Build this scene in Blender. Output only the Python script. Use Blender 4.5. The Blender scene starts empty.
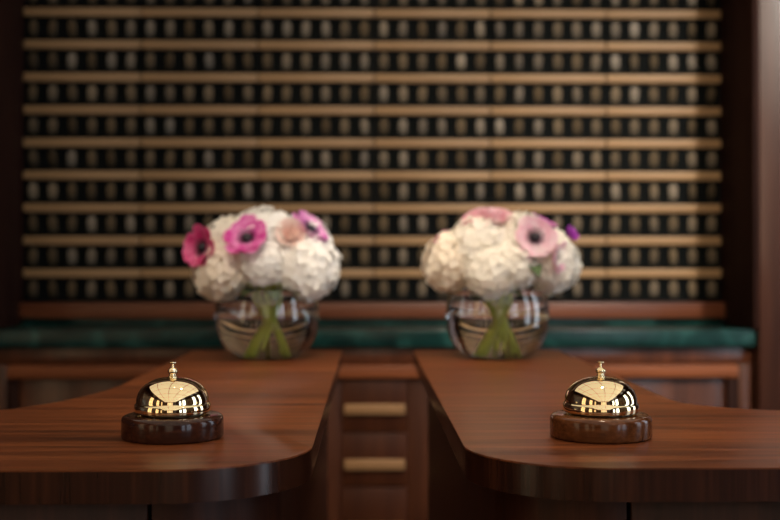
import bpy, bmesh, math, random
from mathutils import Vector, Matrix
random.seed(7)
C = bpy.context.scene.collection
PI = math.pi
def R(a): return math.radians(a)

# ---------------------------------------------------------------- materials
def new_mat(name):
    m = bpy.data.materials.new(name); m.use_nodes = True
    nt = m.node_tree
    return m, nt, nt.nodes['Principled BSDF']
def setp(b, **k):
    for n, v in k.items():
        b.inputs[n.replace('_', ' ')].default_value = v
def ramp(nt, stops):
    r = nt.nodes.new('ShaderNodeValToRGB')
    e = r.color_ramp.elements
    while len(e) < len(stops): e.new(0.5)
    for i, (p, c) in enumerate(stops):
        e[i].position = p; e[i].color = (*c, 1)
    return r
def plain(name, col, rough=0.5, metal=0.0, var=0.12, scale=30, spec=0.5, **k):
    m, nt, b = new_mat(name)
    tc = nt.nodes.new('ShaderNodeTexCoord'); nz = nt.nodes.new('ShaderNodeTexNoise')
    nz.inputs['Scale'].default_value = scale; nz.inputs['Detail'].default_value = 4
    nt.links.new(tc.outputs['Object'], nz.inputs['Vector'])
    r = ramp(nt, [(0.3, tuple(c * (1 - var) for c in col)), (0.7, tuple(min(1, c * (1 + var)) for c in col))])
    nt.links.new(nz.outputs['Fac'], r.inputs['Fac']); nt.links.new(r.outputs['Color'], b.inputs['Base Color'])
    setp(b, Roughness=rough, Metallic=metal, Specular_IOR_Level=spec, **k)
    return m
def wood(name, dark, mid, light, axis='X', fine=1.0, rough=0.32, coat=0.25, coat_rough=0.2, bump=0.04, spec=0.35):
    m, nt, b = new_mat(name)
    N, L = nt.nodes.new, nt.links.new
    tc = N('ShaderNodeTexCoord')
    def mapped(sc):
        mp = N('ShaderNodeMapping'); mp.inputs['Scale'].default_value = sc
        L(tc.outputs['Object'], mp.inputs['Vector']); return mp
    def st(along, across):
        return {'X': (along, across, across), 'Y': (across, along, across), 'Z': (across, across, along)}[axis]
    n1 = N('ShaderNodeTexNoise'); L(mapped(st(1.3 * fine, 26 * fine)).outputs[0], n1.inputs['Vector'])
    n1.inputs['Scale'].default_value = 1; n1.inputs['Detail'].default_value = 5; n1.inputs['Roughness'].default_value = 0.6
    n2 = N('ShaderNodeTexNoise'); L(mapped(st(5 * fine, 170 * fine)).outputs[0], n2.inputs['Vector'])
    n2.inputs['Scale'].default_value = 1; n2.inputs['Detail'].default_value = 4
    mx = N('ShaderNodeMath'); mx.operation = 'MULTIPLY_ADD'; mx.inputs[1].default_value = 0.42
    L(n2.outputs['Fac'], mx.inputs[0])
    ms = N('ShaderNodeMath'); ms.operation = 'MULTIPLY'; ms.inputs[1].default_value = 0.58
    L(n1.outputs['Fac'], ms.inputs[0]); L(ms.outputs[0], mx.inputs[2])
    r = ramp(nt, [(0.36, dark), (0.5, mid), (0.64, light)])
    L(mx.outputs[0], r.inputs['Fac']); L(r.outputs['Color'], b.inputs['Base Color'])
    bp = N('ShaderNodeBump'); bp.inputs['Strength'].default_value = bump; bp.inputs['Distance'].default_value = 0.001
    L(n2.outputs['Fac'], bp.inputs['Height']); L(bp.outputs[0], b.inputs['Normal'])
    setp(b, Roughness=rough, Coat_Weight=coat, Coat_Roughness=coat_rough, Specular_IOR_Level=spec)
    return m

M = {}
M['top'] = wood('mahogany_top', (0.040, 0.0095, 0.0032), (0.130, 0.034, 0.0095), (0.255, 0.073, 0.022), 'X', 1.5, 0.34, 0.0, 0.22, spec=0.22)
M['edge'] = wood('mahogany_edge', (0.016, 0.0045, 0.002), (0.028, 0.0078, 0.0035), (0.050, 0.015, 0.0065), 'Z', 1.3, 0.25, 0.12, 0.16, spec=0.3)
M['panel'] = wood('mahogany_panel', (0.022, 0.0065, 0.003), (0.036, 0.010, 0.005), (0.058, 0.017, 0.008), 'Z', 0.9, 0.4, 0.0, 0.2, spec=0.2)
M['cred'] = wood('cabinet_wood', (0.05, 0.014, 0.006), (0.08, 0.023, 0.009), (0.12, 0.036, 0.014), 'Z', 0.8, 0.4, 0.5, 0.16, spec=0.2)
M['drawer'] = wood('drawer_wood', (0.028, 0.0075, 0.003), (0.044, 0.012, 0.0045), (0.068, 0.020, 0.0075), 'Z', 0.8, 0.45, 0.0, 0.2, spec=0.15)
M['lit_mould'] = wood('lit_moulding_wood', (0.15, 0.042, 0.014), (0.20, 0.057, 0.019), (0.26, 0.078, 0.027), 'X', 0.8, 0.45, 0.0, 0.22, spec=0.25)  # lighter than the cabinet wood: light caught by the moulding put into colour
M['frame'] = wood('dark_frame_wood', (0.014, 0.004, 0.0025), (0.022, 0.0065, 0.004), (0.034, 0.011, 0.006), 'Z', 0.8, 0.7, 0.0, 0.3, spec=0.12)
M['rail'] = wood('rail_wood', (0.09, 0.024, 0.010), (0.12, 0.035, 0.014), (0.16, 0.05, 0.02), 'X', 0.8, 0.4, 0.15, 0.3)
M['wallwood'] = wood('wall_panel_wood', (0.035, 0.011, 0.007), (0.055, 0.018, 0.010), (0.08, 0.027, 0.015), 'Z', 0.5, 0.35, 0.7, 0.14)
M['oak'] = wood('tan_strip_wood', (0.25, 0.142, 0.066), (0.30, 0.176, 0.083), (0.35, 0.212, 0.103), 'X', 0.8, 0.5, 0.0)
M['black'] = plain('black_board', (0.003, 0.0038, 0.004), 0.7, spec=0.06)
M['ebony'] = wood('bell_base_wood', (0.020, 0.006, 0.004), (0.035, 0.011, 0.006), (0.065, 0.019, 0.009), 'X', 2.0, 0.14, 0.0, 0.08, spec=0.3)
M['walnut'] = wood('bell_base_wood_brown', (0.055, 0.017, 0.006), (0.10, 0.033, 0.011), (0.155, 0.054, 0.018), 'X', 2.0, 0.14, 0.0, 0.08, spec=0.3)
M['brass'] = plain('polished_brass', (0.93, 0.76, 0.47), 0.04, 1.0, 0.02)
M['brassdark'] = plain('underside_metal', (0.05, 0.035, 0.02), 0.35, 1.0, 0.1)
M['pull'] = plain('satin_brass_pull', (0.26, 0.135, 0.055), 0.5, 0.25, 0.05)
M['carpet'] = plain('carpet', (0.035, 0.02, 0.014), 0.95, 0, 0.25, 60)
M['plaster'] = plain('cream_plaster', (0.82, 0.75, 0.62), 0.85, 0, 0.03, 3)
M['cream'] = plain('cream_wall_paint', (0.70, 0.60, 0.45), 0.8, 0, 0.04, 3)
M['ironwork'] = plain('bronze_metal', (0.16, 0.10, 0.05), 0.4, 1.0)

def key_mat(name, col, metal, rough, lo, hi):
    m, nt, b = new_mat(name)
    oi = nt.nodes.new('ShaderNodeObjectInfo')
    r = ramp(nt, [(0.0, tuple(c * lo for c in col)), (0.6, tuple(c * (lo + hi) / 2.2 for c in col)), (1.0, tuple(c * hi for c in col))])
    nt.links.new(oi.outputs['Random'], r.inputs['Fac']); nt.links.new(r.outputs['Color'], b.inputs['Base Color'])
    setp(b, Roughness=rough, Metallic=metal)
    return m
M['fob'] = key_mat('aged_brass_fob', (0.135, 0.094, 0.052), 0.1, 0.45, 0.7, 1.05)
M['blade'] = key_mat('dull_key_metal', (0.085, 0.062, 0.036), 0.4, 0.5, 0.5, 1.0)

def marble():
    m, nt, b = new_mat('green_marble')
    N, L = nt.nodes.new, nt.links.new
    tc = N('ShaderNodeTexCoord')
    n1 = N('ShaderNodeTexNoise'); n1.inputs['Scale'].default_value = 7; n1.inputs['Detail'].default_value = 8; n1.inputs['Distortion'].default_value = 1.2
    L(tc.outputs['Object'], n1.inputs['Vector'])
    r = ramp(nt, [(0.35, (0.004, 0.017, 0.016)), (0.55, (0.008, 0.036, 0.032)), (0.66, (0.02, 0.075, 0.066)), (0.78, (0.07, 0.16, 0.14))])
    L(n1.outputs['Fac'], r.inputs['Fac']); L(r.outputs['Color'], b.inputs['Base Color'])
    setp(b, Roughness=0.22, Specular_IOR_Level=0.28)
    return m
M['marble'] = marble()
def glass(name, ior, tint, rough=0.0):
    m, nt, b = new_mat(name)
    setp(b, Base_Color=(*tint, 1), Roughness=rough, IOR=ior, Transmission_Weight=1.0)
    return m
M['glass'] = glass('clear_glass', 1.47, (0.985, 0.995, 0.99))
M['water'] = glass('vase_water', 1.33, (0.985, 0.99, 0.975))
def petal(name, c1, c2, trans=0.25):
    m, nt, b = new_mat(name)
    N, L = nt.nodes.new, nt.links.new
    tc = N('ShaderNodeTexCoord'); nz = N('ShaderNodeTexNoise'); nz.inputs['Scale'].default_value = 55; nz.inputs['Detail'].default_value = 3
    L(tc.outputs['Object'], nz.inputs['Vector'])
    r = ramp(nt, [(0.35, c1), (0.65, c2)]); L(nz.outputs['Fac'], r.inputs['Fac']); L(r.outputs['Color'], b.inputs['Base Color'])
    setp(b, Roughness=0.6, Specular_IOR_Level=0.25)
    tr = N('ShaderNodeBsdfTranslucent'); L(r.outputs['Color'], tr.inputs['Color'])
    mx = N('ShaderNodeMixShader'); mx.inputs[0].default_value = trans
    L(b.outputs[0], mx.inputs[1]); L(tr.outputs[0], mx.inputs[2]); L(mx.outputs[0], nt.nodes['Material Output'].inputs['Surface'])
    return m
M['white'] = petal('white_florets', (0.93, 0.905, 0.87), (0.96, 0.945, 0.92), .38)
M['ivory'] = petal('ivory_florets', (0.92, 0.87, 0.785), (0.955, 0.92, 0.86), .38)
M['blush'] = petal('cream_florets', (0.91, 0.81, 0.68), (0.95, 0.885, 0.79), .38)
M['magenta'] = petal('magenta_petals', (0.60, 0.03, 0.30), (0.78, 0.28, 0.56))
M['hotpink'] = petal('hot_pink_petals', (0.55, 0.03, 0.16), (0.74, 0.16, 0.34))
M['orchid'] = petal('orchid_petals', (0.60, 0.16, 0.46), (0.78, 0.38, 0.64))
M['palepink'] = petal('pale_pink_petals', (0.86, 0.52, 0.64), (0.92, 0.74, 0.80), .4)
M['rosepink'] = petal('rose_pink_petals', (0.84, 0.40, 0.50), (0.92, 0.68, 0.73), .4)
M['peach'] = petal('peach_petals', (0.92, 0.70, 0.64), (0.95, 0.83, 0.78), .4)
M['purple'] = petal('purple_petals', (0.36, 0.03, 0.42), (0.55, 0.10, 0.58))
M['stem'] = plain('green_stem', (0.46, 0.54, 0.075), 0.45, 0, 0.25, 40)
M['leaf'] = plain('dark_green_leaf', (0.045, 0.085, 0.022), 0.45, 0, 0.35, 25)
M['heart'] = plain('dark_flower_heart', (0.012, 0.006, 0.014), 0.6, 0, 0.3, 80)
def glow(name, col, s):
    m, nt, b = new_mat(name)
    setp(b, Base_Color=(*col, 1), Emission_Color=(*col, 1), Emission_Strength=s); return m

# ---------------------------------------------------------------- mesh helpers
def finish(name, bm, mat, parent=None, smooth=True, angle=35, loc=None):
    bmesh.ops.recalc_face_normals(bm, faces=bm.faces)
    me = bpy.data.meshes.new(name); bm.to_mesh(me); bm.free()
    for x in (mat if isinstance(mat, (list, tuple)) else [mat]): me.materials.append(x)
    if smooth:
        for p in me.polygons: p.use_smooth = True
        me.set_sharp_from_angle(angle=R(angle))
    o = bpy.data.objects.new(name, me); C.objects.link(o)
    if parent: o.parent = parent
    if loc: o.location = loc
    return o
def box(bm, x0, x1, y0, y1, z0, z1, bev=0.0, seg=2):
    g = bmesh.ops.create_cube(bm, size=1.0)
    vs = g['verts']
    for v in vs:
        v.co = Vector((x0 + (v.co.x + .5) * (x1 - x0), y0 + (v.co.y + .5) * (y1 - y0), z0 + (v.co.z + .5) * (z1 - z0)))
    if bev:
        es = list({e for v in vs for e in v.link_edges})
        bmesh.ops.bevel(bm, geom=es, offset=bev, segments=seg, profile=0.5, affect='EDGES')
def boxobj(name, mat, parent, x0, x1, y0, y1, z0, z1, bev=0.0, seg=2):
    bm = bmesh.new(); box(bm, x0, x1, y0, y1, z0, z1, bev, seg)
    return finish(name, bm, mat, parent)
def prism(bm, pts, z0, z1, bev=0.0, seg=2):
    lo = [bm.verts.new((x, y, z0)) for x, y in pts]; hi = [bm.verts.new((x, y, z1)) for x, y in pts]
    n = len(pts)
    fb = bm.faces.new(lo[::-1]); ft = bm.faces.new(hi)
    for i in range(n): bm.faces.new((lo[i], lo[(i + 1) % n], hi[(i + 1) % n], hi[i]))
    if bev:
        es = [e for f in (fb, ft) for e in f.edges]
        bmesh.ops.bevel(bm, geom=es, offset=bev, segments=seg, profile=0.5, affect='EDGES')
def lathe(bm, prof, seg=64, cx=0, cy=0):
    """profile (r, z) from bottom axis to top axis; r=0 makes a pole"""
    rings = []
    for r, z in prof:
        if r < 1e-6: rings.append([bm.verts.new((cx, cy, z))])
        else: rings.append([bm.verts.new((cx + r * math.cos(2 * PI * i / seg), cy + r * math.sin(2 * PI * i / seg), z)) for i in range(seg)])
    for a, b in zip(rings, rings[1:]):
        for i in range(seg):
            j = (i + 1) % seg
            if len(a) == 1 and len(b) == 1: continue
            if len(a) == 1: bm.faces.new((a[0], b[j], b[i]))
            elif len(b) == 1: bm.faces.new((a[i], a[j], b[0]))
            else: bm.faces.new((a[i], a[j], b[j], b[i]))
def tube(bm, pts, rad, seg=8):
    pts = [Vector(p) for p in pts]
    rings = []
    for i, p in enumerate(pts):
        t = (pts[min(i + 1, len(pts) - 1)] - pts[max(i - 1, 0)]).normalized()
        u = t.cross(Vector((0.3, 1, 0.1))).normalized(); v = t.cross(u)
        rr = rad[i] if isinstance(rad, (list, tuple)) else rad
        rings.append([bm.verts.new(p + rr * (u * math.cos(2 * PI * k / seg) + v * math.sin(2 * PI * k / seg))) for k in range(seg)])
    for a, b in zip(rings, rings[1:]):
        for k in range(seg): bm.faces.new((a[k], a[(k + 1) % seg], b[(k + 1) % seg], b[k]))
    bm.faces.new(rings[0][::-1]); bm.faces.new(rings[-1])
def curve_pts(ctrl, n=14):
    """Catmull-Rom through ctrl points"""
    P = [Vector(c) for c in ctrl]; P = [2 * P[0] - P[1]] + P + [2 * P[-1] - P[-2]]
    out = []
    for i in range(1, len(P) - 2):
        for k in range(n):
            t = k / n
            out.append(0.5 * ((2 * P[i]) + (P[i + 1] - P[i - 1]) * t + (2 * P[i - 1] - 5 * P[i] + 4 * P[i + 1] - P[i + 2]) * t * t + (3 * P[i] - P[i - 1] - 3 * P[i + 1] + P[i + 2]) * t ** 3))
    out.append(P[-2]); return out
def tag(o, label, cat, group=None):
    o['label'] = label; o['category'] = cat
    if group: o['group'] = group
    return o
def thing(name, label, cat, loc=(0, 0, 0), group=None):
    o = bpy.data.objects.new(name, None); C.objects.link(o); o.location = loc
    o.empty_display_size = 0.05
    return tag(o, label, cat, group)
def struct(o):
    o['kind'] = 'structure'; return o
def copy_tree(o, parent=None):
    c = o.copy(); C.objects.link(c)
    if parent: c.parent = parent
    for ch in [x for x in o.children]: copy_tree(ch, c)
    return c

# ---------------------------------------------------------------- the room
X0, X1, Y0, Y1, H = -3.2, 3.2, -7.0, 3.80, 3.2
struct(boxobj('floor', M['carpet'], None, X0 - .2, X1 + .2, Y0 - .2, Y1 + .2, -.1, 0))
struct(boxobj('ceiling', M['wallwood'], None, X0 - .2, X1 + .2, Y0 - .2, Y1 + .2, H, H + .1))
struct(boxobj('wall_back', M['wallwood'], None, X0 - .2, X1 + .2, Y1, Y1 + .2, 0, H))
bm = bmesh.new()
for a in ((X0 - .2, -1.25, 0, H), (1.25, X1 + .2, 0, H), (-1.25, 1.25, 2.95, H)): box(bm, a[0], a[1], Y0 - .2, Y0, a[2], a[3])
struct(finish('wall_rear', bm, M['wallwood'], None, smooth=False))
# wall_left: mahogany panelling with two tall openings, wall_right: three tall windows
def wall_with_openings(name, x0, x1, opens, z0, z1):
    bm = bmesh.new()
    ys = Y0
    for (a, b) in opens:
        box(bm, x0, x1, ys, a, 0, H)
        box(bm, x0, x1, a, b, 0, z0); box(bm, x0, x1, a, b, z1, H)
        ys = b
    box(bm, x0, x1, ys, Y1, 0, H)
    bmesh.ops.remove_doubles(bm, verts=bm.verts, dist=1e-5)
    return struct(finish(name, bm, M['wallwood'], None, smooth=False))
WZ0, WZ1 = 0.30, 2.95
rwin = [(-4.9, -3.6), (-2.9, -1.7), (0.4, 1.15), (1.95, 2.65)]
lwin = [(-6.2, -4.8), (-3.5, -2.1), (-.9, .1)]
wall_with_openings('wall_right', X1, X1 + .2, rwin, WZ0, WZ1)
wall_with_openings('wall_left', X0 - .2, X0, lwin, WZ0, WZ1)
DAY = glow('daylit_window_glass', (0.74, 0.86, 1.0), 4.5)
DUSK = glow('warm_lit_window_glass', (1.0, 0.74, 0.44), 1.3)
def window(n, xin, xout, a, b, mat):
    bm = bmesh.new(); t = .05; xm0, xm1 = (min(xin, xout) + .05, max(xin, xout) - .07)
    box(bm, xm0, xm1, a, a + t, WZ0, WZ1); box(bm, xm0, xm1, b - t, b, WZ0, WZ1)
    box(bm, xm0, xm1, a + t, b - t, WZ0, WZ0 + t); box(bm, xm0, xm1, a + t, b - t, WZ1 - t, WZ1)
    m = (a + b) / 2
    box(bm, xm0 + .01, xm1 - .01, m - .015, m + .015, WZ0 + t, WZ1 - t)
    for z in (1.28, 2.02): box(bm, xm0 + .01, xm1 - .01, a + t, b - t, z - .015, z + .015)
    w = struct(finish('window_%d' % n, bm, M['frame'], None, smooth=False))
    xc = (xm0 + xm1) / 2
    p = boxobj('glass_pane', mat, w, xc - .004, xc + .004, a + t, b - t, WZ0 + t, WZ1 - t)
for i, (a, b) in enumerate(rwin): window(i + 1, X1, X1 + .2, a, b, DAY)
for i, (a, b) in enumerate(lwin): window(i + 5, X0, X0 - .2, a, b, DUSK)
ENTRY = glow('lit_entrance_glass', (1.0, 0.86, 0.64), 0.75)
bm = bmesh.new()
for x in (-1.25, -.65, .59, 1.19): box(bm, x, x + .06, Y0 - .15, Y0 - .05, 0, 2.95)
for a, b in ((-1.19, -.65), (-.59, .59), (.65, 1.19)): box(bm, a, b, Y0 - .15, Y0 - .05, 2.89, 2.95); box(bm, a, b, Y0 - .15, Y0 - .05, 0, .2)
we = struct(finish('window_8', bm, M['ironwork'], None, smooth=False))
for a, b in ((-1.19, -.65), (-.59, .59), (.65, 1.19)): boxobj('glass_pane', ENTRY, we, a, b, Y0 - .11, Y0 - .10, .2, 2.89)
# pilasters that flank the key rack, and the header over it
PX = 1.165; PY = 3.43
struct(boxobj('trim_1', M['wallwood'], None, PX, PX + .5, PY, Y1, 0, H, .004))
struct(boxobj('trim_2', M['wallwood'], None, -PX - .5, -PX, PY, Y1, 0, H, .004))
struct(boxobj('trim_3', M['wallwood'], None, -PX, PX, PY, Y1, 2.42, H, .004))

# ---------------------------------------------------------------- key rack
RW = 2.30; PW = RW / 6; RB = 3.765; SP = 0.1071; ZT = 2.0635
ORD = ['first', 'second', 'third', 'fourth', 'fifth', 'sixth', 'seventh', 'eighth', 'ninth', 'tenth']
fr = thing('rack_frame', 'dark mahogany frame around the wall of hotel keys', 'frame', (0, RB, 1.037))
def fbox(name, mat, x0, x1, y0, y1, z0, z1): return boxobj(name, mat, fr, x0, x1, y0 - RB, y1 - RB, z0 - 1.037, z1 - 1.037, .004)
zb, zt = 1.110, 2.192
fbox('bottom_rail', M['rail'], -1.163, 1.163, 3.715, 3.795, 1.060, zb)
fbox('top_rail', M['frame'], -1.163, 1.163, 3.715, 3.795, zt + .002, 2.4)
fbox('shade_liner', M['frame'], -1.163, -1.148, 3.431, 3.714, 1.0375, 2.4)  # added dark liner, stands in for shade on the alcove return
fbox('shade_liner', M['frame'], 1.148, 1.163, 3.431, 3.714, 1.0375, 2.4)  # same added liner, shade of the other return as dark colour
fbox('stile', M['frame'], -1.163, -1.152, 3.715, 3.795, zb, zt + .002)
fbox('stile', M['frame'], 1.152, 1.163, 3.715, 3.795, zb, zt + .002)
# one key, a single piece: round fob with an eye on top and the blade below
def key_mesh():
    bm = bmesh.new(); out = []
    pts = [(-0.003, 0.026), (0.003, 0.026), (0.003, 0.0185)]              # eye, then the shoulders of the tag
    pts += [(0.0138 * math.sin(R(a)), 0.008 + 0.0105 * math.cos(R(a))) for a in range(20, 91, 10)]
    pts += [(0.0142, -0.008), (0.0138, -0.014), (0.0135, -0.0158), (0.0130, -0.029), (0.009, -0.033), (0.005, -0.030), (0.0, -0.034), (-0.005, -0.030), (-0.0095, -0.033), (-0.0130, -0.029), (-0.0135, -0.0158), (-0.0138, -0.014), (-0.0142, -0.008)]
    pts += [(0.0138 * math.sin(R(a)), 0.008 + 0.0105 * math.cos(R(a))) for a in range(-90, -19, 10)] + [(-0.003, 0.0185)]
    f = [bm.verts.new((x, -0.0018, z)) for x, z in pts]; g = [bm.verts.new((x, 0.0018, z)) for x, z in pts]
    n = len(pts)
    ff = bm.faces.new(f); bm.faces.new(g[::-1])
    for i in range(n): bm.faces.new((f[i], g[i], g[(i + 1) % n], f[(i + 1) % n]))
    bmesh.ops.bisect_plane(bm, geom=bm.verts[:] + bm.edges[:] + bm.faces[:], plane_co=(0, 0, -0.0145), plane_no=(0, 0, 1))
    for fc in bm.faces:
        fc.material_index = 1 if fc.calc_center_median().z < -0.0145 else 0
    bmesh.ops.bevel(bm, geom=[e for e in bm.edges if abs(e.verts[0].co.y - e.verts[1].co.y) < 1e-6 and e.is_manifold and e.calc_face_angle(0) > 1], offset=0.0006, segments=1, affect='EDGES')
    return bm
board0 = None
peg_mesh = None
for p in range(6):
    cx = -RW / 2 + (p + .5) * PW
    b = thing('key_board', '%s of the six black key boards with tan strips, counted from the left' % ORD[p], 'key board', (cx, RB, 1.115), 'key boards on the back wall')
    boxobj('backboard', M['black'], b, -PW / 2 + .001, PW / 2 - .001, 0, .012, 0, zt - 1.115)
    for k in range(10):
        z = ZT + SP - k * SP - 1.115
        boxobj('label_strip', M['oak'], b, -PW / 2 + .0025, PW / 2 - .0025, -.016, 0, z - .0138, z + .0138, .0015)
    for k in range(10):
        zr = ZT + SP - k * SP - .0455
        for c in range(6):
            xk = (c - 2.5) * PW / 6
            if peg_mesh is None:
                bm = bmesh.new(); tube(bm, [(0, 0, 0), (0, -.012, 0), (0, -.0145, .0035)], .0014, 8)
                po = finish('key_peg', bm, M['fob'], b); peg_mesh = po.data
            else:
                po = bpy.data.objects.new('key_peg', peg_mesh); C.objects.link(po); po.parent = b
            po.location = (xk, 0, zr + .0235 - 1.115)
key0 = finish('room_key', key_mesh(), [M['fob'], M['blade']])
first = True
for k in range(10):
    zr = ZT + SP - k * SP - .0455
    for p in range(6):
        for c in range(6):
            o = key0 if first else key0.copy()
            if not first: C.objects.link(o)
            first = False
            o.location = (-RW / 2 + (p + .5) * PW + (c - 2.5) * PW / 6 + random.uniform(-.001, .001), RB - .0095, zr)
            o.rotation_euler = (R(random.uniform(-5, 9)), R(random.uniform(-3, 3)), R(random.uniform(-26, 26)))
            row = 'topmost row' if k == 0 else 'bottom row' if k == 9 else '%s row' % ORD[k]
            tag(o, 'brass key, %s, %s of six on the %s board from the left' % (row, ORD[c], ORD[p]), 'key', 'room keys hanging on the back wall')

# ---------------------------------------------------------------- back counter
mt = tag(boxobj('marble_worktop', M['marble'], None, -PX + .002, PX - .004, 3.45, Y1 - .002, .984, 1.037, .004, 3), 'dark green marble worktop under the wall of keys', 'worktop')
boxobj('upstand', M['marble'], mt, -1.146, 1.146, 3.735, 3.79, 1.0372, 1.0595, .001)
cab = thing('back_cabinet', 'dark mahogany cabinet under the green marble worktop', 'cabinet', (0, 3.48, 0))
def cb(name, mat, par, x0, x1, y0, y1, z0, z1, bev=.002): return boxobj(name, mat, par, x0, x1, y0, y1, z0, z1, bev)
cb('carcass', M['cred'], cab, -PX + .004, PX - .004, .02, .31, .08, .983)
cb('plinth', M['frame'], cab, -PX + .004, PX - .004, .06, .31, 0, .08)
cb('top_rail', M['cred'], cab, -PX + .004, PX - .004, 0, .02, .93, .983)
def frame_moulding(x0, x1, z0, z1, w, name, par, mats):
    bm = bmesh.new()
    box(bm, x0, x1, -.020, .02, z1 - w, z1, .006, 3)
    o1 = finish('top_moulding', bm, mats[0], par)
    bm = bmesh.new()
    box(bm, x0, x0 + w * .8, -.012, .02, z0, z1 - w, .004)
    box(bm, x1 - w * .8, x1, -.012, .02, z0, z1 - w, .004)
    box(bm, x0 + w * .8, x1 - w * .8, -.012, .02, z0, z0 + w, .004)
    finish('panel_frame', bm, mats[1], par)
for side in (-1, 1):
    xs = sorted((side * .215, side * 1.112))
    d = cb('door', M['cred'], cab, xs[0], xs[1], .008, .02, .10, .93)
    frame_moulding(xs[0], xs[1], .12, .928, .040, 'moulding', d, (M['lit_mould'], M['frame']))
    cb('end_stile', M['cred'], cab, *sorted((side * 1.116, side * (PX - .004))), .0, .02, .08, .93)
bm = bmesh.new(); box(bm, -.175, .175, -.020, .02, .888, .928, .006, 3); finish('drawer_moulding', bm, M['lit_mould'], cab)
cb('drawer_stile', M['drawer'], cab, -.211, -.102, .0, .02, .08, .886)
cb('drawer_stile', M['drawer'], cab, .102, .211, .0, .02, .08, .886)
dz = .886
for i in range(4):
    h = .165
    z1 = dz - i * h
    dr = cb('drawer', M['drawer'], cab, -.099, .099, -.002, .02, z1 - h + .003, z1 - .001)
    zc = .794 - i * .168 if i < 2 else z1 - h * .74
    bm = bmesh.new(); box(bm, -.093, .093, -.020, -.002, zc - .0165, zc + .0165, .005, 3)
    finish('pull', bm, M['pull'], dr)

# ---------------------------------------------------------------- reception desks
TOP = 1.05
def arc(cx, cy, rx, ry, a0, a1, n=20):
    return [(cx + rx * math.cos(R(a0 + (a1 - a0) * i / n)), cy + ry * math.sin(R(a0 + (a1 - a0) * i / n))) for i in range(n + 1)]
def outline(ins, backx, fa, fb, byc):
    """top view of the +x desk, counter-clockwise starting on the inner edge, moved in by ins"""
    x_in, yf, yend, xend = .075 + ins, 1.0 + ins, 2.42 - ins, 1.15 - ins
    r = .13 - ins
    pts = arc(x_in + r, yf + r, r, r, 180, 270, 22)
    pts += [(.45, yf), (.8, yf), (xend, yf), (xend, byc - ins)]
    # concave fillet from the bar's back edge up to the peninsula's outer edge
    bx = backx - ins
    pts += arc(bx + fa, byc - ins + fb, fa, fb, 270, 180, 18)
    rr = .02
    pts += arc(bx - rr, yend - rr, rr, rr, 0, 90, 4)
    pts += arc(x_in + rr, yend - rr, rr, rr, 90, 180, 4)
    return pts
def desk(side, label, backx, fa, fb, byc):
    root = thing('reception_desk', label, 'desk', (0, 0, 0), 'pair of curved reception desks')
    S = lambda pts: pts if side > 0 else [(-x, y) for x, y in pts][::-1]
    o = S(outline(0, backx, fa, fb, byc))
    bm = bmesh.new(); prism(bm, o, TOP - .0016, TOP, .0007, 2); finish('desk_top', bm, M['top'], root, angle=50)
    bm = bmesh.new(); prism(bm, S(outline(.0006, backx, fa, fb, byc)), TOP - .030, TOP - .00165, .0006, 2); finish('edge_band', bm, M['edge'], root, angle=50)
    bm = bmesh.new(); prism(bm, S(outline(.05, backx, fa, fb, byc)), .08, TOP - .0302); finish('carcass', bm, M['frame'], root, angle=50)
    # facing panels: curved corner piece along the inner side, straight front piece
    i1, i2 = outline(.03, backx, fa, fb, byc), outline(.0495, backx, fa, fb, byc)
    n = 23
    cor = [(.105, 2.385)] + i1[:n] + [(.214, 1.03)] + [(.214, 1.0495)] + i2[:n][::-1] + [(.1245, 2.385)]
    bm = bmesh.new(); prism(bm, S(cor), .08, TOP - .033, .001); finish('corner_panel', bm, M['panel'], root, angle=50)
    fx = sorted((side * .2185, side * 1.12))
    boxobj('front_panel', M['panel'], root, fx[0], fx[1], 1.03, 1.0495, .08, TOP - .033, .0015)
    bm = bmesh.new(); prism(bm, S(outline(.07, backx, fa, fb, byc)), 0, .08); finish('plinth', bm, M['frame'], root, angle=50)
    return root
desk(-1, 'curved mahogany desk, on the left, shadowed back edge sweeping in a long curve', .390, .15, .36, 1.385)
desk(1, 'curved mahogany desk, on the right, lighter reddish top with tight back curve', .383, .15, .125, 1.395)

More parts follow.
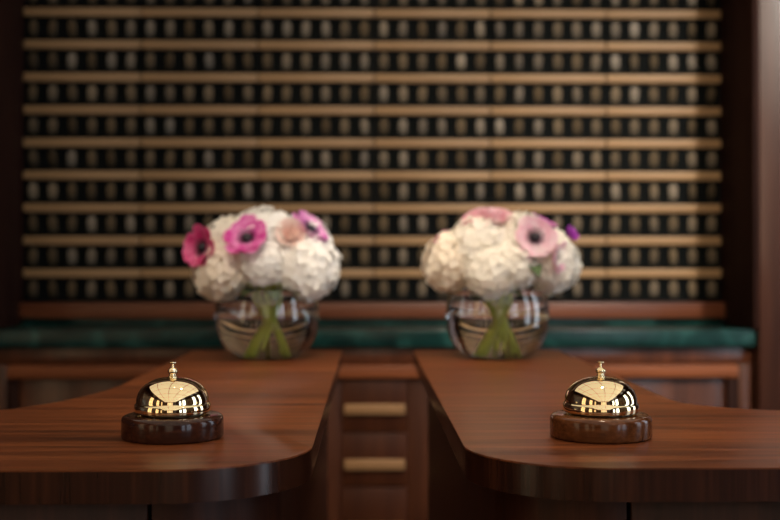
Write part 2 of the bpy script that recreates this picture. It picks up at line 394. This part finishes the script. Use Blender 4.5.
# ---------------------------------------------------------------- call bells
def bell(x, y, rot, label, basemat):
    t = thing('call_bell', label, 'bell', (x, y, TOP), 'brass call bells on the desks')
    bm = bmesh.new()
    lathe(bm, [(0, 0), (.050, 0), (.0517, .0008), (.0525, .0025), (.0525, .0185), (.0520, .0208), (.0507, .0226), (.0488, .0237), (.0465, .0242), (.0, .0242)], 96)
    finish('base', bm, basemat, t, angle=40)
    bm = bmesh.new(); lathe(bm, [(0, .0243), (.032, .0243), (.032, .0252), (.010, .0256), (.009, .034), (0, .034)], 48)
    finish('support_post', bm, M['brassdark'], t)
    # dome: rim band then bowl; thin shell
    rim = .0387; prof = []
    zr = .0266
    prof_out = [(rim, zr), (rim + .0004, zr + .001), (rim + .0004, zr + .0080), (rim - .0002, zr + .0088), (rim - .0012, zr + .0094)]
    a0, hz = rim - .0012, .0266
    zb_ = zr + .0094
    for i in range(1, 26):
        th = R(90 * i / 26)
        prof_out.append((a0 * math.cos(th) ** .86, zb_ + hz * math.sin(th) ** .93))
    top = (.0, zb_ + hz)
    prof_in = [(max(r - .0014, 0), z - .0012) for r, z in prof_out[5:]]
    inner = [(0, top[1] - .0012)] + prof_in[::-1] + [(rim - .0018, zr + .003), (rim - .0014, zr)]
    bm = bmesh.new(); lathe(bm, inner + prof_out + [top], 128)
    finish('dome', bm, M['brass'], t, angle=60)
    zt_ = top[1] - .0004
    Z = lambda l: [(r, zt_ + z) for r, z in l]
    bm = bmesh.new(); lathe(bm, Z([(0, 0), (.0046, 0), (.0046, .0012), (.0038, .0018), (.0038, .0042), (.0050, .0050), (.0052, .0062), (.0050, .0078), (.0036, .0090), (.0028, .0100), (0, .0100)]), 40)
    finish('collar', bm, M['brass'], t, angle=40)
    bm = bmesh.new(); lathe(bm, Z([(0, .0099), (.0014, .0099), (.0014, .0140), (.0036, .0145), (.0039, .0152), (.0037, .0160), (.0022, .0166), (0, .0167)]), 32)
    finish('plunger', bm, M['brass'], t, angle=40)
    t.rotation_euler.z = R(rot)
    return t
bell(-.223, 1.190, 12, 'shiny brass call bell with near-black base on the left desk', M['ebony'])
bell(.2225, 1.186, -20, 'shiny brass call bell with brown wooden base on the right desk', M['walnut'])

# ---------------------------------------------------------------- vases
PROF = [(0, 0), (.044, 0), (.052, .0012), (.062, .006), (.072, .012), (.0815, .021), (.090, .034), (.0965, .052), (.0998, .072), (.1003, .086), (.0995, .102), (.0965, .117), (.0925, .128), (.0910, .1325)]
def smooth_prof(p, n=4):
    c = curve_pts([(r, z, 0) for r, z in p[1:]], n)
    return [p[0]] + [(max(v.x, 0), v.y) for v in c]
def inner_r(z):
    q = smooth_prof(PROF)
    for (r0, z0), (r1, z1) in zip(q[1:], q[2:]):
        if z0 <= z <= z1 and z1 > z0: return r0 + (r1 - r0) * (z - z0) / (z1 - z0) - .0035
    return .088
def vase(x, y, label):
    t = thing('glass_vase', label, 'vase', (x, y, TOP), 'round glass vases on the desks')
    outp = smooth_prof(PROF)
    zs = [.0095, .012, .016, .021, .028, .036, .046, .058, .07, .08, .086, .09, .1, .108, .115, .122, .128, .1325]
    inp = [(inner_r(z) if z > .012 else inner_r(.0125) - (.0125 - z) * 8, z) for z in zs]
    bm = bmesh.new(); lathe(bm, outp + [(.0893, .1335)] + inp[::-1] + [(0, .009)], 96)
    finish('bowl', bm, M['glass'], t, angle=60)
    wz = [z for z in zs if z < .086]
    wp = [(0, .0085)] + [((inner_r(z) if z > .012 else inner_r(.0125) - (.0125 - z) * 8) + .0006, z) for z in wz] + [(inner_r(.087) + .0006, .0875), (0, .0875)]
    bm = bmesh.new(); lathe(bm, wp, 96); finish('water', bm, M['water'], t, angle=60)
    return t
VY = 2.222
VL, VR = (-.2160, VY), (.2325, VY)
vase(*VL, 'round clear glass vase on the left desk, holding magenta and white flowers')
vase(*VR, 'round clear glass vase on the right desk, holding pale pink and cream flowers')

# ---------------------------------------------------------------- flowers
def petal_patch(bm, org, u, v, n, ln, wd, cup, tip=0.75):
    """a rounded petal: starts at org, runs along u, width along v, cupped along n"""
    rows = [(0.0, .22), (.3, .75), (.62, 1.0), (.88, tip), (1.0, .32)]
    prev = None
    for t, w in rows:
        ctr = org + u * (ln * t) + n * (cup * ln * t * t)
        row = [bm.verts.new(ctr + v * (s * wd * w * .5) + n * (abs(s) * cup * wd * w * .45)) for s in (-1, 0, 1)]
        if prev:
            for i in range(2): bm.faces.new((prev[i], prev[i + 1], row[i + 1], row[i]))
        prev = row
def basis(n, spin=0.0):
    n = Vector(n).normalized()
    a = Vector((0, 0, 1)) if abs(n.z) < .9 else Vector((1, 0, 0))
    u = n.cross(a).normalized(); v = n.cross(u)
    c, s = math.cos(spin), math.sin(spin)
    return u * c + v * s, v * c - u * s, n
def hydrangea_mesh(seed, r=1.0, n=120):
    """unit-radius mop head: florets of four petals all over a ball"""
    rnd = random.Random(seed); bm = bmesh.new()
    for i in range(n):
        z = 1 - 1.72 * (i + .5) / n; a = i * 2.39996
        q = math.sqrt(max(0, 1 - z * z)); d = Vector((q * math.cos(a), q * math.sin(a), z))
        d = (d + Vector([rnd.uniform(-.1, .1) for _ in range(3)])).normalized()
        u, v, nn = basis((d + Vector([rnd.uniform(-.3, .3) for _ in range(3)])).normalized(), rnd.uniform(0, 6.28))
        org = d * rnd.uniform(.86, 1.0)
        for k in range(4):
            a2 = k * PI / 2
            du = u * math.cos(a2) + v * math.sin(a2); dv = v * math.cos(a2) - u * math.sin(a2)
            petal_patch(bm, org + du * .01, du, dv, nn, .20 * rnd.uniform(.9, 1.15), .20, rnd.uniform(.05, .3))
    core = bmesh.ops.create_icosphere(bm, subdivisions=2, radius=.84)
    return bm
HYD = []
for s in (1, 2):
    bm = hydrangea_mesh(s)
    me = bpy.data.meshes.new('floret_cluster'); bm.to_mesh(me); bm.free()
    for p in me.polygons: p.use_smooth = True
    HYD.append(me)
def hyd_data(i, mat):
    key = 'florets_%d_%s' % (i, mat.name)
    if key in bpy.data.meshes: return bpy.data.meshes[key]
    me = HYD[i].copy(); me.name = key; me.materials.append(mat); return me
def leaf_bm(org, d, ln, wd):
    bm = bmesh.new(); u = Vector(d).normalized(); v = u.cross(Vector((0, 0, 1))).normalized(); n = v.cross(u)
    prev = None
    N = 8
    for i in range(N + 1):
        t = i / N; w = wd * math.sin(PI * min(1, .06 + t * .94)) ** .8 * (1 - .25 * t) + .0006
        c = Vector(org) + u * ln * t - n * (.25 * ln * t * t)
        row = [bm.verts.new(c + v * (s * w * .5) + n * (abs(s) * .12 * w)) for s in (-1, -.5, 0, .5, 1)]
        if prev:
            for k in range(4): bm.faces.new((prev[k], prev[k + 1], row[k + 1], row[k]))
        prev = row
    return bm
def add_solid(o, th):
    m = o.modifiers.new('thickness', 'SOLIDIFY'); m.thickness = th; m.offset = 0
def stem_part(t, vx, head, facing, idx, r0=.0027):
    """stem in coordinates local to the flower's Empty (which sits at the vase's foot)"""
    a = idx * 2.4; f = Vector(facing).normalized(); h = Vector(head)
    neck = Vector((.026 * math.cos(a), .022 * math.sin(a), .118))
    foot = Vector((-.036 * math.cos(a + .5), -.030 * math.sin(a + .5), .0165 + .004 * (idx % 4)))
    mid = (h + neck) * .5 - f * .012
    pts = curve_pts([h - f * .004, h - f * .022 + Vector((0, 0, -.008)), mid, neck, (neck + foot) * .5 + Vector((.004, 0, 0)), foot], 8)
    bm = bmesh.new(); tube(bm, pts, r0, 8); finish('stem', bm, M['stem'], t)
def hydrangea(vx, off, rad, mat, label, idx, group, var=0, leaf=None):
    t = thing('hydrangea', label, 'flower', (vx[0], vx[1], TOP), group)
    d = Vector(off) - Vector((0, 0, .14)); d.normalize()
    me = hyd_data(var, mat)
    o = bpy.data.objects.new('floret_cluster', me); C.objects.link(o); o.parent = t
    o.location = off; o.scale = (rad, rad, rad * .92)
    o.rotation_euler = Vector((0, 0, 1)).rotation_difference(d).to_euler()
    stem_part(t, vx, Vector(off) - d * rad * .5, d, idx)
    if leaf:
        for (lo, ld, ll, lw) in leaf:
            l = finish('leaf', leaf_bm(lo, ld, ll, lw), M['leaf'], t); add_solid(l, .0006)
    return t
def anemone(vx, off, face, rad, mat, label, idx, group, cup=.35, npet=11, spin=0):
    t = thing('anemone', label, 'flower', (vx[0], vx[1], TOP), group)
    u, v, n = basis(face, spin); org = Vector(off)
    bm = bmesh.new()
    for layer in range(2):
        for k in range(npet // 2 + 1):
            a = 2 * PI * (k + .5 * layer) / (npet // 2 + 1) + random.uniform(-.08, .08)
            du = u * math.cos(a) + v * math.sin(a); dv = v * math.cos(a) - u * math.sin(a)
            petal_patch(bm, org + du * rad * .1 + n * (.004 * layer - .002), du, dv, n, rad * (random.uniform(.78, 1.08) - .08 * layer), rad * .85, cup * random.uniform(.8, 1.2) + .1 * layer, .9)
    c = finish('corolla', bm, mat, t, angle=180); sub = c.modifiers.new('round', 'SUBSURF'); sub.levels = sub.render_levels = 2
    bm = bmesh.new()
    bmesh.ops.create_icosphere(bm, subdivisions=3, radius=rad * .25, matrix=Matrix.Translation(org + n * rad * .10))
    finish('flower_center', bm, M['heart'], t)
    bm = bmesh.new()
    for k in range(26):
        a = 2 * PI * k / 26; d = (u * math.cos(a) + v * math.sin(a))
        p0 = org + n * rad * .08 + d * rad * .18; p1 = org + n * rad * (.24 + .05 * (k % 2)) + d * rad * (.36 + .05 * (k % 3))
        tube(bm, [p0, (p0 + p1) / 2 + n * .001, p1], [.0005, .0005, .0011], 5)
    finish('stamen_hair', bm, M['heart'], t)
    stem_part(t, vx, org, n, idx, .0024)
    return t
def rose(vx, off, face, rad, mat, label, idx, group):
    t = thing('rose', label, 'flower', (vx[0], vx[1], TOP), group)
    u, v, n = basis(face); org = Vector(off); bm = bmesh.new()
    for layer, (cnt, tilt, sc) in enumerate([(3, 1.25, .55), (4, 1.0, .7), (5, .75, .85), (6, .4, 1.0)]):
        for k in range(cnt):
            a = 2 * PI * k / cnt + layer * .7
            du = u * math.cos(a) + v * math.sin(a); dv = v * math.cos(a) - u * math.sin(a)
            ax = (du * math.cos(tilt) + n * math.sin(tilt)); nn = (n * math.cos(tilt) - du * math.sin(tilt))
            petal_patch(bm, org - n * rad * .35 + du * rad * .08, ax, dv, nn, rad * sc, rad * sc * 1.1, .35, .95)
    c = finish('bloom', bm, mat, t, angle=180); s = c.modifiers.new('round', 'SUBSURF'); s.levels = s.render_levels = 2
    stem_part(t, vx, org - n * rad * .3, n, idx, .0026)
    return t
K = .00195                                                   # metres per pixel of the photo at the vases' distance, used to note offsets
def offL(px, py, dy): return ((px - 265) * K, dy, (358 - py) * K)
def offR(px, py, dy): return ((px - 499) * K, dy, (358 - py) * K)
GL, GR = 'hydrangeas of the left bouquet', 'hydrangeas of the right bouquet'
lf = [((-.004, -.035, .132), (-.75, -.9, .05), .062, .036), ((.008, -.038, .130), (.35, -1, -.05), .058, .034), ((-.02, -.03, .134), (-1, -.45, .1), .062, .032), ((.018, -.034, .134), (.9, -.8, .12), .055, .032)]
hydrangea(VL, offL(228, 247, .0), .062, M['ivory'], 'ivory hydrangea between the two deep pink anemones of the left vase', 0, GL, 0)
hydrangea(VL, offL(222, 270, -.035), .060, M['blush'], 'cream hydrangea lowest on the outer side of the left bouquet', 1, GL, 1)
hydrangea(VL, offL(262, 238, -.02), .064, M['white'], 'white hydrangea on top of the left bouquet', 2, GL, 1, lf)
hydrangea(VL, offL(264, 262, -.062), .048, M['white'], 'small white hydrangea at the front centre of the left bouquet', 3, GL, 0)
hydrangea(VL, offL(306, 266, -.035), .066, M['white'], 'largest white hydrangea, over the inner rim of the left vase', 4, GL, 0)
hydrangea(VL, offL(300, 244, .01), .058, M['white'], 'white hydrangea behind the peach rose in the left vase', 5, GL, 1)
hydrangea(VL, offL(264, 262, .075), .066, M['ivory'], 'ivory hydrangea at the back of the left bouquet', 6, GL, 0)
anemone(VL, offL(250, 241, -.085), (-.15, -.8, .65), .042, M['magenta'], 'magenta anemone with dark centre facing front in the left bouquet', 7, 'anemones of the left bouquet', .3)
anemone(VL, offL(207, 249, -.060), (-.75, -.85, .15), .040, M['hotpink'], 'hot pink anemone turned sideways at the outer edge of the left bouquet', 8, 'anemones of the left bouquet', .4)
anemone(VL, offL(307, 232, -.040), (.62, -.35, .75), .040, M['orchid'], 'orchid pink anemone tilted up over the inner side of the left bouquet', 9, 'anemones of the left bouquet', .25)
rose(VL, offL(290, 236, -.064), (.15, -1, .45), .034, M['peach'], 'peach pink rose beside the orchid anemone in the left bouquet', 10, None)
lr = [((.055, -.075, .19), (.3, -1, -.6), .045, .03), ((.0, -.03, .125), (.7, -1, .2), .065, .04), ((.03, -.02, .14), (1, -.7, .6), .06, .035), ((-.02, -.03, .125), (-.8, -1, 0), .05, .03)]
hydrangea(VR, offR(452, 262, -.02), .060, M['blush'], 'cream hydrangea at the inner edge of the right bouquet', 0, GR, 1)
hydrangea(VR, offR(478, 246, -.03), .062, M['ivory'], 'ivory hydrangea under the pink roses of the right bouquet', 1, GR, 0)
hydrangea(VR, offR(488, 270, -.060), .056, M['ivory'], 'ivory hydrangea low at the front of the right bouquet', 2, GR, 0, lr)
hydrangea(VR, offR(512, 264, -.058), .050, M['ivory'], 'small ivory hydrangea below the pale pink anemone in the right vase', 3, GR, 1)
hydrangea(VR, offR(520, 241, .0), .060, M['ivory'], 'ivory hydrangea behind the pale pink anemone in the right vase', 4, GR, 1)
hydrangea(VR, offR(550, 262, -.02), .062, M['ivory'], 'largest ivory hydrangea, on the outer side of the right bouquet', 5, GR, 0)
hydrangea(VR, offR(500, 258, .075), .066, M['ivory'], 'ivory hydrangea at the back of the right bouquet', 6, GR, 1)
anemone(VR, offR(530, 239, -.082), (.02, -1, .22), .040, M['palepink'], 'pale pink anemone with dark centre facing front in the right bouquet', 7, 'anemones of the right bouquet', .22)
anemone(VR, offR(549, 258, -.075), (.85, -.5, .0), .030, M['palepink'], 'pale pink anemone hanging low beside the largest ivory hydrangea', 8, 'anemones of the right bouquet', .5)
anemone(VR, offR(546, 226, .02), (.45, -.2, .9), .030, M['orchid'], 'orchid anemone on the upper outer side of the right bouquet', 9, 'anemones of the right bouquet', .3)
anemone(VR, offR(571, 236, .0), (.8, -.4, .6), .017, M['purple'], 'tiny purple anemone sticking out of the right bouquet', 10, 'anemones of the right bouquet', .5)
rose(VR, offR(479, 225, -.035), (-.4, -.6, .8), .038, M['rosepink'], 'rose pink rose on the upper inner side of the right bouquet', 11, 'roses of the right bouquet')
rose(VR, offR(496, 220, -.02), (.05, -.4, 1), .036, M['rosepink'], 'paler pink rose at the very top of the right bouquet', 12, 'roses of the right bouquet')
anemone(VR, offR(446, 240, .0), (-.8, -.3, .6), .018, M['magenta'], 'small magenta anemone peeping out at the inner edge of the right bouquet', 13, 'anemones of the right bouquet', .5)

# ---------------------------------------------------------------- lamps of the room and added rack spots
LAY = glow('backlit_ceiling_glass', (1.0, 0.87, 0.69), 0.76)
t = thing('ceiling_laylight', 'long backlit glass ceiling panel over the hall, divided by bronze bars', 'ceiling light', (0, 0, H))
LX, LY0, LY1 = 2.3, -6.7, 3.3
boxobj('glass_panel', LAY, t, -LX, LX, LY0, LY1, -.02, -.002)
bm = bmesh.new()
for x in (-LX - .04, LX): box(bm, x, x + .04, LY0 - .04, LY1 + .04, -.05, -.001)
for y in (LY0 - .04, LY1): box(bm, -LX, LX, y, y + .04, -.05, -.001)
for y in range(-5, 3): box(bm, -LX, LX, y * 1.2 - .02, y * 1.2 + .02, -.035, -.0205)
for x in (-1.38, -.46, .46, 1.38): box(bm, x - .015, x + .015, LY0, LY1, -.034, -.0206)
finish('bar_frame', bm, M['ironwork'], t, smooth=False)
SPOTG = glow('downlight_lens', (1.0, 0.80, 0.55), 12.0)
def spot(x, y, tx, ty, tz, w, ang, label, blend=.7, col=(1, .80, .56), soft=.04):
    t = thing('downlight', label, 'lamp', (x, y, H), 'recessed downlights over the desks')
    bm = bmesh.new(); lathe(bm, [(.045, -.002), (.06, -.008), (.065, -.002), (.065, -.0005), (.045, -.0005), (.045, -.002)], 32); finish('trim_ring', bm, M['ironwork'], t)
    bm = bmesh.new(); lathe(bm, [(0, -.003), (.044, -.003), (.044, -.001), (0, -.001)], 32); finish('lens', bm, SPOTG, t)
    l = bpy.data.lights.new('downlight_beam', 'SPOT'); l.energy = w; l.color = col; l.spot_size = R(ang); l.spot_blend = blend; l.shadow_soft_size = soft
    o = bpy.data.objects.new('downlight_beam', l); C.objects.link(o); o.location = (x, y, H - .02)
    o.rotation_euler = (Vector((tx, ty, tz)) - o.location).to_track_quat('-Z', 'Y').to_euler()
spot(-.16, 1.45, -.10, 1.75, 1.05, 62, 34, 'recessed downlight over the left desk')
spot(.36, 1.35, .27, 1.7, 1.05, 160, 44, 'recessed downlight over the right desk')
spot(-.30, -.25, -.215, 2.2, 1.22, 310, 19, 'recessed downlight aimed at the left bouquet', .7, (1, .87, .71))
spot(.40, -.25, .235, 2.2, 1.22, 350, 19, 'recessed downlight aimed at the right bouquet', .7, (1, .88, .74))
spot(1.85, .8, 1.10, 3.75, 1.30, 900, 36, 'added unseen spotlight brightening the last boards of the wall of keys', 1.0, (1, .93, .82), .12)  # added lamp without a known source, brightens the rack's right end
spot(.75, .8, .38, 3.75, 1.42, 430, 38, 'added unseen spotlight brightening the middle boards of the wall of keys', 1.0, (1, .86, .68))  # weaker added lamp, lifts the middle of the rack

# ---------------------------------------------------------------- camera and view
w = bpy.data.worlds.new('World'); bpy.context.scene.world = w; w.use_nodes = True
w.node_tree.nodes['Background'].inputs[0].default_value = (0, 0, 0, 1)
cam = bpy.data.cameras.new('camera'); co = bpy.data.objects.new('camera', cam); C.objects.link(co)
cam.sensor_width = 36; cam.lens = 1140 / 780 * 36
co.location = (-.02, 0, 1.227)
co.rotation_euler = (R(90 + .352), 0, R(-1.1))
cam.dof.use_dof = True; cam.dof.focus_distance = 1.165; cam.dof.aperture_fstop = 4.6
cam.clip_start = .01
S = bpy.context.scene
S.camera = co
S.view_settings.view_transform = 'Standard'; S.view_settings.look = 'None'; S.view_settings.gamma = 1
S.view_settings.exposure = 0.0
S.view_settings.use_curve_mapping = False
S.cycles.use_denoising = True
S.cycles.max_bounces = 12; S.cycles.transmission_bounces = 10; S.cycles.transparent_max_bounces = 8
S.cycles.diffuse_bounces = 4; S.cycles.glossy_bounces = 5
S.cycles.sample_clamp_indirect = 6.0
